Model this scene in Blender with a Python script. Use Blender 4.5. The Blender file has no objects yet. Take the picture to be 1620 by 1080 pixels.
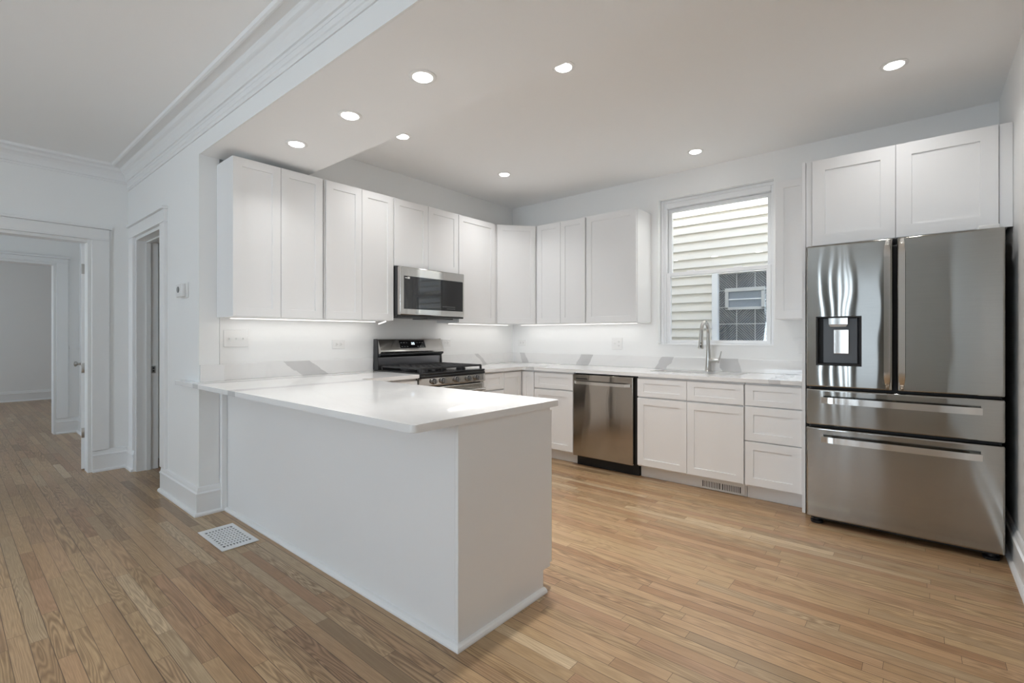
import bpy, bmesh, math, random
from mathutils import Vector, Matrix
random.seed(7)
S = bpy.context.scene
C = S.collection
PI = math.pi

# ------------------------------------------------------------------ camera
YAW = 40.2
cam = bpy.data.objects.new('camera', bpy.data.cameras.new('camera'))
C.objects.link(cam)
cam.data.sensor_width = 36.0
cam.data.lens = 765.0 / 1620.0 * 36.0
cam.data.shift_y = -9.0 / 1620.0
cam.data.clip_start = 0.02
cam.location = (0, 0, 1.222)
cam.rotation_euler = (math.radians(90), 0, math.radians(YAW))
S.camera = cam

# ------------------------------------------------------------------ view + world
S.view_settings.view_transform = 'Standard'
S.view_settings.look = 'None'
S.view_settings.gamma = 1
S.view_settings.use_curve_mapping = False
S.view_settings.exposure = 0.13
try:
    S.cycles.max_bounces = 14
    S.cycles.diffuse_bounces = 7
    S.cycles.glossy_bounces = 6
    S.cycles.transparent_max_bounces = 12
    S.cycles.sample_clamp_indirect = 6.0
    S.cycles.use_denoising = True
except Exception:
    pass
W = bpy.data.worlds.new('sky'); S.world = W; W.use_nodes = True
wn = W.node_tree
bg = wn.nodes['Background']
sky = wn.nodes.new('ShaderNodeTexSky')
sky.sky_type = 'NISHITA'; sky.sun_disc = False
sky.sun_elevation = math.radians(62); sky.sun_rotation = math.radians(180)
wn.links.new(sky.outputs[0], bg.inputs[0])
bg.inputs[1].default_value = 0.62

def lamp(name, kind, loc, energy, color=(1, 1, 1), rot=(0, 0, 0), **kw):
    l = bpy.data.lights.new(name, kind); l.energy = energy; l.color = color
    for k, v in kw.items(): setattr(l, k, v)
    o = bpy.data.objects.new(name, l); C.objects.link(o); o.location = loc; o.rotation_euler = rot
    return o
# the sun clears our roof edge and lights the top courses of the neighbour's siding
lamp('sun', 'SUN', (0, -6, 12), 14.0, (1, .985, .96), (math.radians(26), 0, math.radians(8)), angle=0.009)
DAY = (0.74, 0.87, 1.0)
# area lamps standing in for daylight at unseen windows, rear wall and far rooms
lamp('daylight_living', 'AREA', (-2.45, -4.05, 1.55), 80, DAY, (math.radians(116), 0, 0), shape='RECTANGLE', size=.98, size_y=1.64)
lamp('reflection_streak_lamp', 'AREA', (-1.30, -4.07, 1.26), 22, DAY, (math.radians(90), 0, 0), shape='RECTANGLE', size=.50, size_y=2.30)  # added lamp: feeds the bright streaks mirrored in the refrigerator
lamp('reflection_block_lamp', 'AREA', (-.77, -4.07, 1.26), 4.0, DAY, (math.radians(90), 0, 0), shape='RECTANGLE', size=.40, size_y=2.30)  # added, dimmer lamp for the pale block mirrored beside the streaks
lamp('hall_fill_lamp', 'AREA', (-7.0, -2.05, 1.5), 14, DAY, (math.radians(90), 0, 0), shape='RECTANGLE', size=1.2, size_y=1.5)  # added fill for the hall, no window of it is in view
lamp('far_room_fill_lamp', 'AREA', (-10.6, -2.05, 1.5), 24, DAY, (math.radians(90), 0, 0), shape='RECTANGLE', size=1.6, size_y=1.5)  # added fill for the far room, its source is out of view
DOWN_W = 3.7      # watts of every recessed downlight
STRIP_W = .55      # watts per metre of the strips under the wall cabinets
WARM = (1.0, 0.995, 0.985)

# ------------------------------------------------------------------ materials
def mat(name, color=(.8, .8, .8), rough=.5, metal=0.0, **kw):
    m = bpy.data.materials.new(name); m.use_nodes = True
    b = m.node_tree.nodes['Principled BSDF']
    b.inputs['Base Color'].default_value = (*color, 1)
    b.inputs['Roughness'].default_value = rough
    b.inputs['Metallic'].default_value = metal
    for k, v in kw.items(): b.inputs[k].default_value = v
    return m
class NG:
    """small node helper"""
    def __init__(s, m):
        s.m = m; s.t = m.node_tree; s.b = s.t.nodes['Principled BSDF']
    def n(s, typ, **kw):
        nd = s.t.nodes.new(typ)
        for k, v in kw.items(): setattr(nd, k, v)
        return nd
    def l(s, a, b): s.t.links.new(a, b)
    def val(s, sock, v):
        if hasattr(v, 'is_output'): s.l(v, sock)
        else: sock.default_value = v
    def math(s, op, a, b=0.0, c=0.0):
        nd = s.n('ShaderNodeMath', operation=op)
        s.val(nd.inputs[0], a); s.val(nd.inputs[1], b); s.val(nd.inputs[2], c)
        return nd.outputs[0]
    def comb(s, x, y, z=0.0):
        nd = s.n('ShaderNodeCombineXYZ')
        s.val(nd.inputs[0], x); s.val(nd.inputs[1], y); s.val(nd.inputs[2], z)
        return nd.outputs[0]
    def pos(s):
        g = s.n('ShaderNodeNewGeometry'); x = s.n('ShaderNodeSeparateXYZ'); s.l(g.outputs['Position'], x.inputs[0])
        return x.outputs[0], x.outputs[1], x.outputs[2], g.outputs['Position']
    def noise(s, vec, scale, detail=2.0, rough=.5, dist=0.0):
        nd = s.n('ShaderNodeTexNoise'); s.l(vec, nd.inputs['Vector'])
        nd.inputs['Scale'].default_value = scale; nd.inputs['Detail'].default_value = detail
        nd.inputs['Roughness'].default_value = rough; nd.inputs['Distortion'].default_value = dist
        return nd.outputs[0]
    def white(s, vec):
        nd = s.n('ShaderNodeTexWhiteNoise', noise_dimensions='3D'); s.l(vec, nd.inputs['Vector'])
        return nd
    def ramp(s, fac, stops, interp='LINEAR'):
        nd = s.n('ShaderNodeValToRGB'); nd.color_ramp.interpolation = interp
        e = nd.color_ramp.elements
        while len(e) < len(stops): e.new(.5)
        for i, (p, c) in enumerate(stops):
            e[i].position = p; e[i].color = (*c, 1) if len(c) == 3 else c
        s.l(fac, nd.inputs[0]); return nd.outputs[0]
    def mix(s, fac, a, b, blend='MIX'):
        nd = s.n('ShaderNodeMix', data_type='RGBA', blend_type=blend)
        s.val(nd.inputs[0], fac)
        for sock, v in ((nd.inputs[6], a), (nd.inputs[7], b)):
            if hasattr(v, 'is_output'): s.l(v, sock)
            else: sock.default_value = (*v, 1)
        return nd.outputs[2]
    def bump(s, h, strength=.2, dist=.01):
        nd = s.n('ShaderNodeBump'); s.l(h, nd.inputs['Height'])
        nd.inputs['Strength'].default_value = strength; nd.inputs['Distance'].default_value = dist
        s.l(nd.outputs[0], s.b.inputs['Normal']); return nd

def paint(name, color, rough, tex=.04):
    m = mat(name, color, rough); g = NG(m); x, y, z, p = g.pos()
    g.bump(g.noise(p, 220, 3), tex, .002)
    return m
M_wall = paint('wall_paint', (.89, .895, .89), .55)
M_ceil = paint('ceiling_paint', (.935, .935, .93), .8)
M_trim = paint('trim_enamel', (.87, .875, .875), .32, .015)
M_cab = paint('cabinet_lacquer', (.86, .86, .86), .34, .01)
M_cabin = mat('cabinet_inside', (.62, .60, .56), .6)
M_gap = mat('dark_gap', (.02, .02, .02), .7)
M_plate = mat('white_plastic', (.84, .84, .83), .35)
M_slot = mat('slot_dark', (.06, .06, .06), .6)
M_black = mat('black_plastic', (.015, .015, .016), .35)
M_blackmat = mat('black_matte', (.012, .012, .013), .6)
M_glassblk = mat('black_glass', (.006, .006, .007), .03, **{'Specular IOR Level': .9})
M_greypl = mat('grey_plastic', (.075, .078, .085), .35)
M_iron = mat('cast_iron', (.028, .028, .03), .5)
M_enamel = mat('black_enamel', (.01, .01, .011), .15)
M_chrome = mat('chrome', (.72, .72, .71), .12, 1.0)
M_nickel = mat('satin_nickel', (.50, .49, .47), .28, 1.0)
M_vinyl = mat('window_vinyl', (.86, .87, .88), .3)
M_sinkm = mat('sink_steel', (.72, .72, .71), .3, 1.0)

def steel(name, color, rough, wave=0.0, wscale=(6, 6, .8), aniso=.79):
    """brushed steel: horizontal brushing spreads highlights vertically"""
    m = mat(name, color, rough, 1.0); g = NG(m); x, y, z, p = g.pos()
    gl = g.n('ShaderNodeBsdfAnisotropic', distribution='GGX')
    out = g.t.nodes['Material Output']
    t = g.n('ShaderNodeTangent', direction_type='RADIAL', axis='Z'); g.l(t.outputs[0], gl.inputs['Tangent'])
    gl.inputs['Anisotropy'].default_value = aniso; gl.inputs['Rotation'].default_value = STEEL_ROT
    fine = g.noise(g.comb(g.math('MULTIPLY', x, 5), g.math('MULTIPLY', y, 5), g.math('MULTIPLY', z, 700)), 1.0, 2)
    gl.inputs['Roughness'].default_value = rough
    g.l(g.mix(fine, tuple(c * .93 for c in color), tuple(c * 1.07 for c in color)), gl.inputs['Color'])
    if wave:
        big = g.noise(g.comb(g.math('MULTIPLY', x, wscale[0]), g.math('MULTIPLY', y, wscale[1]), g.math('MULTIPLY', z, wscale[2])), 1.0, 1)
        b = g.bump(big, 1.0, wave); g.l(b.outputs[0], gl.inputs['Normal'])
    g.l(gl.outputs[0], out.inputs['Surface'])
    return m
STEEL_ROT = 0.0
M_steel = steel('brushed_steel', (.60, .585, .56), .12)
M_fridge = steel('fridge_steel', (.375, .365, .342), .07, .0016, (3.2, 3.2, 2.6))
M_dw = steel('dishwasher_steel', (.42, .395, .36), .09, .0018, (5, 5, 2.4))
M_handle = steel('handle_steel', (.62, .60, .57), .12)
M_knob = mat('knob_metal', (.30, .30, .30), .25, 1.0)
M_bright = mat('polished_steel', (.74, .73, .71), .16, 1.0)
M_darksteel = mat('dark_side_steel', (.05, .05, .052), .4, .3)

def emit(name, color, strength):
    m = mat(name, (0, 0, 0), .5)
    b = m.node_tree.nodes['Principled BSDF']
    b.inputs['Emission Color'].default_value = (*color, 1); b.inputs['Emission Strength'].default_value = strength
    return m
M_streak_slat = mat('taupe_streak_slat', (.22, .21, .19), .7)
M_lens = emit('downlight_lens', (1, .975, .945), 14.0)
M_strip = emit('led_strip', (1, .95, .88), 2.5)
M_digit = emit('display_digit', (.75, .9, 1), 2.0)

def glass_pane(name):
    m = bpy.data.materials.new(name); m.use_nodes = True; t = m.node_tree
    for nd in list(t.nodes): t.nodes.remove(nd)
    o = t.nodes.new('ShaderNodeOutputMaterial'); mx = t.nodes.new('ShaderNodeMixShader')
    tr = t.nodes.new('ShaderNodeBsdfTransparent'); tr.inputs[0].default_value = (.97, .985, .98, 1)
    gl = t.nodes.new('ShaderNodeBsdfGlossy'); gl.inputs['Roughness'].default_value = .01
    lw = t.nodes.new('ShaderNodeLayerWeight'); lw.inputs[0].default_value = .5
    pw = t.nodes.new('ShaderNodeMath'); pw.operation = 'POWER'; pw.inputs[1].default_value = 5.0
    ma = t.nodes.new('ShaderNodeMath'); ma.operation = 'MULTIPLY_ADD'; ma.inputs[1].default_value = .94; ma.inputs[2].default_value = .05
    t.links.new(lw.outputs['Facing'], pw.inputs[0]); t.links.new(pw.outputs[0], ma.inputs[0])
    t.links.new(ma.outputs[0], mx.inputs[0]); t.links.new(tr.outputs[0], mx.inputs[1]); t.links.new(gl.outputs[0], mx.inputs[2])
    t.links.new(mx.outputs[0], o.inputs[0]); return m
M_pane = glass_pane('window_glass')

def oak_floor():
    m = mat('oak_floor', (.5, .33, .19), .3); g = NG(m); x, y, z, p = g.pos()
    BW = .0572
    row = g.math('FLOOR', g.math('DIVIDE', y, BW))
    rr = g.white(g.comb(row, 3.1, 1.7))
    ln = g.math('MULTIPLY_ADD', rr.outputs[0], .55, .45)
    off = g.math('MULTIPLY', g.white(g.comb(row, 9.3, 4.2)).outputs[0], 7.0)
    u = g.math('ADD', g.math('DIVIDE', x, ln), off)
    idx = g.math('FLOOR', u)
    fu = g.math('FRACT', u); fv = g.math('FRACT', g.math('DIVIDE', y, BW))
    bw = g.white(g.comb(row, idx, .5)); r1 = bw.outputs[0]
    r2 = g.white(g.comb(row, idx, 7.5)).outputs[0]
    r3 = g.white(g.comb(row, idx, 13.5)).outputs[0]
    base = g.ramp(r1, [(0, (.38, .205, .105)), (.14, (.44, .30, .16)), (.3, (.52, .36, .195)), (.48, (.49, .305, .165)), (.62, (.56, .39, .22)),
                       (.76, (.43, .25, .14)), (.86, (.42, .305, .175)), (.94, (.67, .52, .33)), (1, (.29, .19, .10))])
    # cathedral figure: contour lines of a stretched noise, different on every board
    gv = g.comb(g.math('MULTIPLY_ADD', x, 1.15, g.math('MULTIPLY', r2, 90)), g.math('MULTIPLY_ADD', y, 15.0, g.math('MULTIPLY', r3, 50)), g.math('MULTIPLY', r1, 60))
    n1 = g.noise(gv, 1.0, 2.0, .45)
    rings = g.math('FRACT', g.math('MULTIPLY', n1, g.math('MULTIPLY_ADD', r3, 14.0, 10.0)))
    line = g.math('SMOOTH_MIN', rings, g.math('SUBTRACT', 1.0, rings), .1)
    lm = g.ramp(line, [(0, (1, 1, 1)), (.2, (.6, .6, .6)), (.42, (0, 0, 0))])
    pores = g.noise(g.comb(g.math('MULTIPLY_ADD', x, 7.0, g.math('MULTIPLY', r3, 40)), g.math('MULTIPLY', y, 420.0), 0.0), 1.0, 3.0, .6)
    pm = g.ramp(pores, [(.42, (0, 0, 0)), (.68, (1, 1, 1))])
    str1 = g.math('MULTIPLY', lm, g.math('MULTIPLY_ADD', g.math('POWER', r2, 2.0), .66, .22))
    c1 = g.mix(str1, base, (.15, .078, .03))
    c2 = g.mix(g.math('MULTIPLY', pm, .5), c1, (.22, .125, .06))
    blot = g.noise(g.comb(g.math('MULTIPLY', x, 1.1), g.math('MULTIPLY', y, 1.1), 0.0), 1.0, 2)
    c3 = g.mix(g.math('MULTIPLY', blot, .18), c2, (.48, .34, .22))
    ev = g.math('MINIMUM', fv, g.math('SUBTRACT', 1.0, fv))
    eu = g.math('MULTIPLY', g.math('MINIMUM', fu, g.math('SUBTRACT', 1.0, fu)), ln)
    gv_ = g.math('LESS_THAN', g.math('MULTIPLY', ev, BW), g.math('MULTIPLY_ADD', g.white(g.comb(row, 5.5, 2.2)).outputs[0],   .0014, .0005))
    gu_ = g.math('LESS_THAN', eu, .0008)
    gap = g.math('MAXIMUM', gv_, gu_)
    c4 = g.mix(g.math('MULTIPLY', gap, .88), c3, (.08, .045, .025))
    g.l(c4, g.b.inputs['Base Color'])
    g.l(g.math('MULTIPLY_ADD', pores, .12, .24), g.b.inputs['Roughness'])
    h = g.math('SUBTRACT', g.math('MULTIPLY', pores, .12), gap)
    g.bump(h, .12, .0015)
    return m
M_floor = oak_floor()

def quartz(name, axis, bands, soft=.2):
    """white quartz; bands = grey slanting veins across a vertical slab: (position along axis, slope, half width, strength)"""
    m = mat(name, (.84, .83, .81), .06); g = NG(m); x, y, z, p = g.pos()
    a = {'x': x, 'y': y}[axis]
    n = g.noise(p, 9.0, 4, .6); n2 = g.noise(p, 2.2, 3, .55, .6)
    # faint wide veins
    v = g.math('ABSOLUTE', g.math('SUBTRACT', g.noise(g.comb(g.math('MULTIPLY', x, .55), g.math('MULTIPLY', y, 1.5), g.math('MULTIPLY', z, 1.5)), 1.25, 4, .5, .7), .5))
    fv = g.ramp(v, [(0, (1, 1, 1)), (.014, (.5, .5, .5)), (.05, (0, 0, 0))])
    col = g.mix(g.math('MULTIPLY', fv, soft), (.86, .857, .85), (.52, .52, .52))
    for c, slope, hw, st in bands:
        d = g.math('SUBTRACT', a, g.math('MULTIPLY_ADD', g.math('SUBTRACT', z, .965), slope, c))
        d = g.math('ABSOLUTE', g.math('ADD', d, g.math('MULTIPLY_ADD', n, .08, -.04)))
        k = g.math('LESS_THAN', d, hw)
        k = g.math('MULTIPLY', k, g.math('MULTIPLY_ADD', n2, .7, st - .35))
        col = g.mix(k, col, (.40, .395, .40))
    g.l(col, g.b.inputs['Base Color'])
    return m
M_top = quartz('quartz_top', 'x', [(-3.62, 0, .045, .5), (-3.02, 0, .05, .5), (-.8, 0, .05, .5)], .09)
M_bsplash_stove = quartz('quartz_splash_stove', 'y', [(1.90, -1.4, .11, .5), (3.92, -1.2, .03, .45)], .06)
M_bsplash_win = quartz('quartz_splash_window', 'x', [(-2.76, .55, .075, .5), (-1.87, .65, .055, .5), (-1.28, -.25, .075, .5), (-3.6, -.4, .04, .4)], .06)

def siding_mat():
    m = mat('vinyl_siding', (.83, .79, .72), .5); g = NG(m); x, y, z, p = g.pos()
    g.bump(g.noise(g.comb(g.math('MULTIPLY', x, 4), y, g.math('MULTIPLY', z, 60)), 1.0, 3), .12, .003)
    return m
M_siding = siding_mat()
def block_mat():
    m = mat('glass_block', (.30, .31, .325), .2); g = NG(m); x, y, z, p = g.pos()
    P_ = .197
    bi = g.math('FLOOR', g.math('DIVIDE', g.math('SUBTRACT', x, -1.84), P_)); bj = g.math('FLOOR', g.math('DIVIDE', g.math('SUBTRACT', z, 1.165), P_))
    sgn = g.math('MULTIPLY_ADD', g.math('MODULO', g.math('ADD', g.math('ADD', bi, bj), 20.0), 2.0), 2.0, -1.0)
    d = g.math('SINE', g.math('MULTIPLY', g.math('ADD', g.math('MULTIPLY', x, sgn), z), 215.0))
    dn = g.math('MULTIPLY', d, g.math('SINE', g.math('MULTIPLY', g.math('SUBTRACT', x, z), 130.0)))
    hh = g.math('MULTIPLY_ADD', d, .5, .5)
    nn = g.noise(p, 3.0, 3)
    col = g.mix(g.math('MULTIPLY', hh, g.math('MULTIPLY_ADD', nn, 1.1, -.1)), (.05, .053, .056), (.42, .435, .45))
    g.l(col, g.b.inputs['Base Color']); g.bump(d, .6, .006)
    return m
M_block = block_mat()

# ------------------------------------------------------------------ mesh helpers
class MB:
    def __init__(s): s.bm = bmesh.new()
    def box(s, x0, x1, y0, y1, z0, z1, bev=0.0, seg=2):
        r = bmesh.ops.create_cube(s.bm, size=1)
        v = r['verts']
        bmesh.ops.scale(s.bm, vec=(abs(x1 - x0), abs(y1 - y0), abs(z1 - z0)), verts=v)
        bmesh.ops.translate(s.bm, vec=((x0 + x1) / 2, (y0 + y1) / 2, (z0 + z1) / 2), verts=v)
        if bev > 0:
            e = list({e for q in v for e in q.link_edges})
            bmesh.ops.bevel(s.bm, geom=e, offset=bev, segments=seg, profile=.5, affect='EDGES', clamp_overlap=True)
        return s
    def fbox(s, f, u0, u1, n0, n1, z0, z1, bev=0.0, seg=2):
        a = f(u0, n0, z0); b = f(u1, n1, z1)
        return s.box(min(a[0], b[0]), max(a[0], b[0]), min(a[1], b[1]), max(a[1], b[1]), min(a[2], b[2]), max(a[2], b[2]), bev, seg)
    def loft(s, rings, caps=True, closed=False):
        R = [[s.bm.verts.new(p) for p in r] for r in rings]
        n = len(R[0])
        pairs = list(zip(R, R[1:])) + ([(R[-1], R[0])] if closed else [])
        for a, b in pairs:
            for i in range(n):
                s.bm.faces.new((a[i], a[(i + 1) % n], b[(i + 1) % n], b[i]))
        if caps and not closed:
            s.bm.faces.new(R[0][::-1]); s.bm.faces.new(R[-1])
        return s
    def prism(s, pts, z0, z1, bev=0.0):
        lo = [s.bm.verts.new((*p, z0)) for p in pts]; hi = [s.bm.verts.new((*p, z1)) for p in pts]
        n = len(pts); fs = [s.bm.faces.new(lo[::-1]), s.bm.faces.new(hi)]
        for i in range(n): fs.append(s.bm.faces.new((lo[i], lo[(i + 1) % n], hi[(i + 1) % n], hi[i])))
        if bev > 0:
            top = [e for e in fs[1].edges] + [e for e in fs[0].edges]
            bmesh.ops.bevel(s.bm, geom=top, offset=bev, segments=2, profile=.5, affect='EDGES')
        return s
    def extrude(s, prof, axis, a0, a1):
        """profile of 2D points in the plane normal to axis ('x': (y,z), 'y': (x,z))"""
        f = (lambda p, a: (a, p[0], p[1])) if axis == 'x' else (lambda p, a: (p[0], a, p[1]))
        return s.loft([[f(p, a0) for p in prof], [f(p, a1) for p in prof]])
    def tube(s, path, rad, n=12, caps=True):
        P = [Vector(p) for p in path]
        rads = rad if isinstance(rad, (list, tuple)) else [rad] * len(P)
        rings = []; up = None
        for i, p in enumerate(P):
            t = (P[min(i + 1, len(P) - 1)] - P[max(i - 1, 0)]).normalized()
            if up is None:
                up = Vector((0, 0, 1)) if abs(t.z) < .9 else Vector((1, 0, 0))
            a = t.cross(up).normalized(); up = a.cross(t).normalized()
            rings.append([tuple(p + (a * math.cos(2 * PI * k / n) + up * math.sin(2 * PI * k / n)) * rads[i]) for k in range(n)])
        return s.loft(rings, caps)
    def cyl(s, p0, p1, r0, r1=None, n=24): return s.tube([p0, p1], [r0, r0 if r1 is None else r1], n)
    def lathe(s, origin, axis, prof, n=32):
        """prof = (distance along axis, radius)"""
        o = Vector(origin); t = Vector(axis).normalized()
        up = Vector((0, 0, 1)) if abs(t.z) < .9 else Vector((1, 0, 0))
        a = t.cross(up).normalized(); b = a.cross(t)
        return s.loft([[tuple(o + t * d + (a * math.cos(2 * PI * k / n) + b * math.sin(2 * PI * k / n)) * max(r, .0002)) for k in range(n)] for d, r in prof])
    def sweep(s, path, prof, side=1):
        """profile (d, z) swept along an XY path with mitred corners; d grows to the left of travel (side=1)"""
        P = [Vector(p) for p in path]; rings = []
        for i, p in enumerate(P):
            ds = []
            if i > 0: ds.append((P[i] - P[i - 1]).normalized())
            if i < len(P) - 1: ds.append((P[i + 1] - P[i]).normalized())
            ns = [Vector((-d.y, d.x)) * side for d in ds]
            if len(ns) == 2:
                m = (ns[0] + ns[1]).normalized(); m = m / max(.2, m.dot(ns[0]))
            else: m = ns[0]
            rings.append([(p.x + m.x * d, p.y + m.y * d, z) for d, z in prof])
        return s.loft(rings)
    def shaker(s, f, u0, u1, z0, z1, n0, t=.0195, rail=.057, rec=.007, zrail=None):
        """shaker door or drawer front; back at n0, face at n0 + t"""
        zr = rail if zrail is None else zrail
        def rect(iu, iz, n): return [s.bm.verts.new(f(u, n, z)) for u, z in ((u0 + iu, z0 + iz), (u1 - iu, z0 + iz), (u1 - iu, z1 - iz), (u0 + iu, z1 - iz))]
        c = .0014
        R = [rect(0, 0, n0), rect(0, 0, n0 + t - c), rect(c, c, n0 + t), rect(rail, zr, n0 + t), rect(rail + .0012, zr + .0012, n0 + t - rec)]
        for a, b in zip(R, R[1:]):
            for i in range(4): s.bm.faces.new((a[i], a[(i + 1) % 4], b[(i + 1) % 4], b[i]))
        s.bm.faces.new(R[0][::-1]); s.bm.faces.new(R[-1]); return s
    def build(s, name, m, parent=None, label=None, smooth=0.0, kind=None):
        bmesh.ops.recalc_face_normals(s.bm, faces=s.bm.faces)
        me = bpy.data.meshes.new(name)
        if parent is not None:
            q = parent
            off = Vector((0, 0, 0))
            while q is not None: off += q.location; q = q.parent
            bmesh.ops.translate(s.bm, vec=-off, verts=s.bm.verts)
        s.bm.to_mesh(me); s.bm.free()
        me.materials.append(m)
        if smooth:
            me.set_sharp_from_angle(angle=math.radians(smooth))
            me.polygons.foreach_set('use_smooth', [q.area < .004 for q in me.polygons])
        o = bpy.data.objects.new(name, me); C.objects.link(o)
        if parent is not None: o.parent = parent
        if label: o['label'] = label
        if kind: o['kind'] = kind
        return o

def thing(name, label, cat, loc=(0, 0, 0), group=None, kind=None):
    o = bpy.data.objects.new(name, None); C.objects.link(o); o.location = loc
    o['label'] = label; o['category'] = cat
    if group: o['group'] = group
    if kind: o['kind'] = kind
    o.empty_display_size = .1
    return o
def struct(name, mb, m, smooth=0.0, parent=None):
    o = mb.build(name, m, parent, None, smooth)
    if parent is None: o['kind'] = 'structure'
    return o
def tag(o, label, cat, group=None):
    o['label'] = label; o['category'] = cat
    if group: o['group'] = group
    return o
def boolean_cut(o, cutter_mb, smooth=0):
    """cut a pocket out of o (the cutter is only used here and removed)"""
    c = cutter_mb.build('cutter', M_black)
    off = Vector((0, 0, 0)); q = o.parent
    while q is not None: off += q.location; q = q.parent
    c.data.transform(Matrix.Translation(-off))
    c.parent = o.parent
    md = o.modifiers.new('cut', 'BOOLEAN'); md.object = c; md.solver = 'EXACT'
    bpy.context.view_layer.update()
    dg = bpy.context.evaluated_depsgraph_get()
    me = bpy.data.meshes.new_from_object(o.evaluated_get(dg))
    o.modifiers.clear(); old = o.data; o.data = me
    if smooth:
        me.set_sharp_from_angle(angle=math.radians(smooth)); me.polygons.foreach_set('use_smooth', [q.area < .004 for q in me.polygons])
    bpy.data.objects.remove(c); bpy.data.meshes.remove(old)
    return o

# frames: (u along the wall, n out of the wall, z)
WX, WY = -3.79, 4.50                        # stove wall plane, window wall plane
FS = lambda u, n, z: (n, u, z)              # stove wall: u = y, n = x
FW = lambda u, n, z: (u, -n, z)             # faces the camera side (-y): u = x, n = -y
FN = lambda u, n, z: (u, n, z)              # faces +y
CEIL = 2.765; SOF = 2.46; YF = 1.14         # ceilings, hall face of the beam
XR = .395                                   # right wall
XF = -5.67                                  # far wall of the living room
XS = -3.755                                 # end of the wall stub
YB = -4.0                                   # wall behind the camera

# ------------------------------------------------------------------ structure
struct('floor', MB().box(-13.3, .6, -4.3, 4.75, -.12, 0), M_floor)
struct('ceiling', MB().box(-5.70, .6, -4.3, 4.75, CEIL, CEIL + .12), M_ceil)
struct('ceiling_soffit', MB().box(XS - .005, XR + .01, YF + .0105, 1.835, SOF, CEIL + .01), M_ceil)
struct('wall_beam', MB().box(XS, XR + .01, YF, YF + .010, SOF + .0, CEIL + .01), M_wall)
struct('wall_stove', MB().box(WX - .13, WX, YF + .14, WY + .16, 0, CEIL + .01), M_wall)
d2a, d2b, d2h = -5.40, -4.59, 2.097         # doorway in the hall wall
struct('wall_hall', MB().box(d2b, XS, YF, YF + .125, 0, CEIL + .01).box(XF - .02, d2a, YF, YF + .165, 0, CEIL + .01)
       .box(d2a, d2b, YF, YF + .165, d2h, CEIL + .01), M_wall)
wx0, wx1, wz0, wz1 = -1.945, -.939, 1.138, 2.536
struct('wall_window', MB().box(WX - .13, wx0, WY, WY + .2, 0, CEIL + .01).box(wx1, XR + .2, WY, WY + .2, 0, CEIL + .01)
       .box(wx0, wx1, WY, WY + .2, 0, wz0).box(wx0, wx1, WY, WY + .2, wz1, CEIL + .01), M_wall)
struct('wall_right', MB().box(XR, XR + .12, -4.3, WY + .2, 0, CEIL + .01), M_wall)
d1a, d1b, d1h = .03, .868, 2.075            # doorway in the far wall
struct('wall_far', MB().box(XF - .14, XF, d1b, YF + .16, 0, CEIL + .01).box(XF - .14, XF, -4.3, d1a, 0, CEIL + .01)
       .box(XF - .14, XF, d1a, d1b, d1h, CEIL + .01), M_wall)
# wall behind the camera; both unseen windows are added for daylight and reflections
bw = [(-2.95, -1.95), (-1.56, -.42)]
mb = MB(); xs = [XF - .14] + [q for p in bw for q in p] + [XR + .12]
for i in range(0, len(xs), 2): mb.box(xs[i], xs[i + 1], YB - .16, YB, 0, CEIL + .01)
for (a, b), zb in zip(bw, (.75, .09)): mb.box(a, b, YB - .16, YB, 0, zb).box(a, b, YB - .16, YB, 2.42, CEIL + .01)
struct('wall_back', mb, M_wall)
# rooms seen through the far doorway
X2 = -8.20; d3a, d3b, d3h = -.05, .925, 2.118
struct('wall_inner', MB().box(X2 - .16, X2, d3b, 1.3, 0, 2.62).box(X2 - .16, X2, -2.2, d3a, 0, 2.62).box(X2 - .16, X2, d3a, d3b, d3h, 2.62), M_wall)
struct('wall_side_hall', MB().box(X2 - .01, XF - .13, 1.15, 1.30, 0, 2.62), M_wall)
hw = [(-7.7, -6.3), (-11.5, -9.7)]
mb = MB(); xs = [-13.1] + [q for p in reversed(hw) for q in p] + [XF - .1]
for i in range(0, len(xs), 2): mb.box(xs[i], xs[i + 1], -2.2, -2.0, 0, 2.62)
for a, b in hw: mb.box(a, b, -2.2, -2.0, 0, .7).box(a, b, -2.2, -2.0, 2.3, 2.62)
struct('wall_hall_back', mb, M_wall)
struct('wall_end', MB().box(-13.1, -12.85, -2.2, 3.2, 0, 2.62), M_wall)
struct('wall_end_side', MB().box(-13.1, X2 - .15, 3.0, 3.2, 0, 2.62), M_wall)
struct('ceiling_hall', MB().box(-13.1, XF - .13, -2.2, 4.7, 2.56, 2.66), M_ceil)
# small room behind the doorway beside the kitchen
struct('wall_closet', MB().box(X2 - .01, WX - .12, 2.6, 2.75, 0, 2.57).box(-5.95, -5.82, 1.31, 2.6, 0, 2.57), M_wall)
# unseen roof mass, shaped to shade the lower siding and the rear windows
struct('roof', MB().box(-13.4, .8, -5.4, 5.02, 2.9, 3.05).box(-13.4, .8, -4.2, 4.72, 3.05, 5.18), M_wall)

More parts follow.
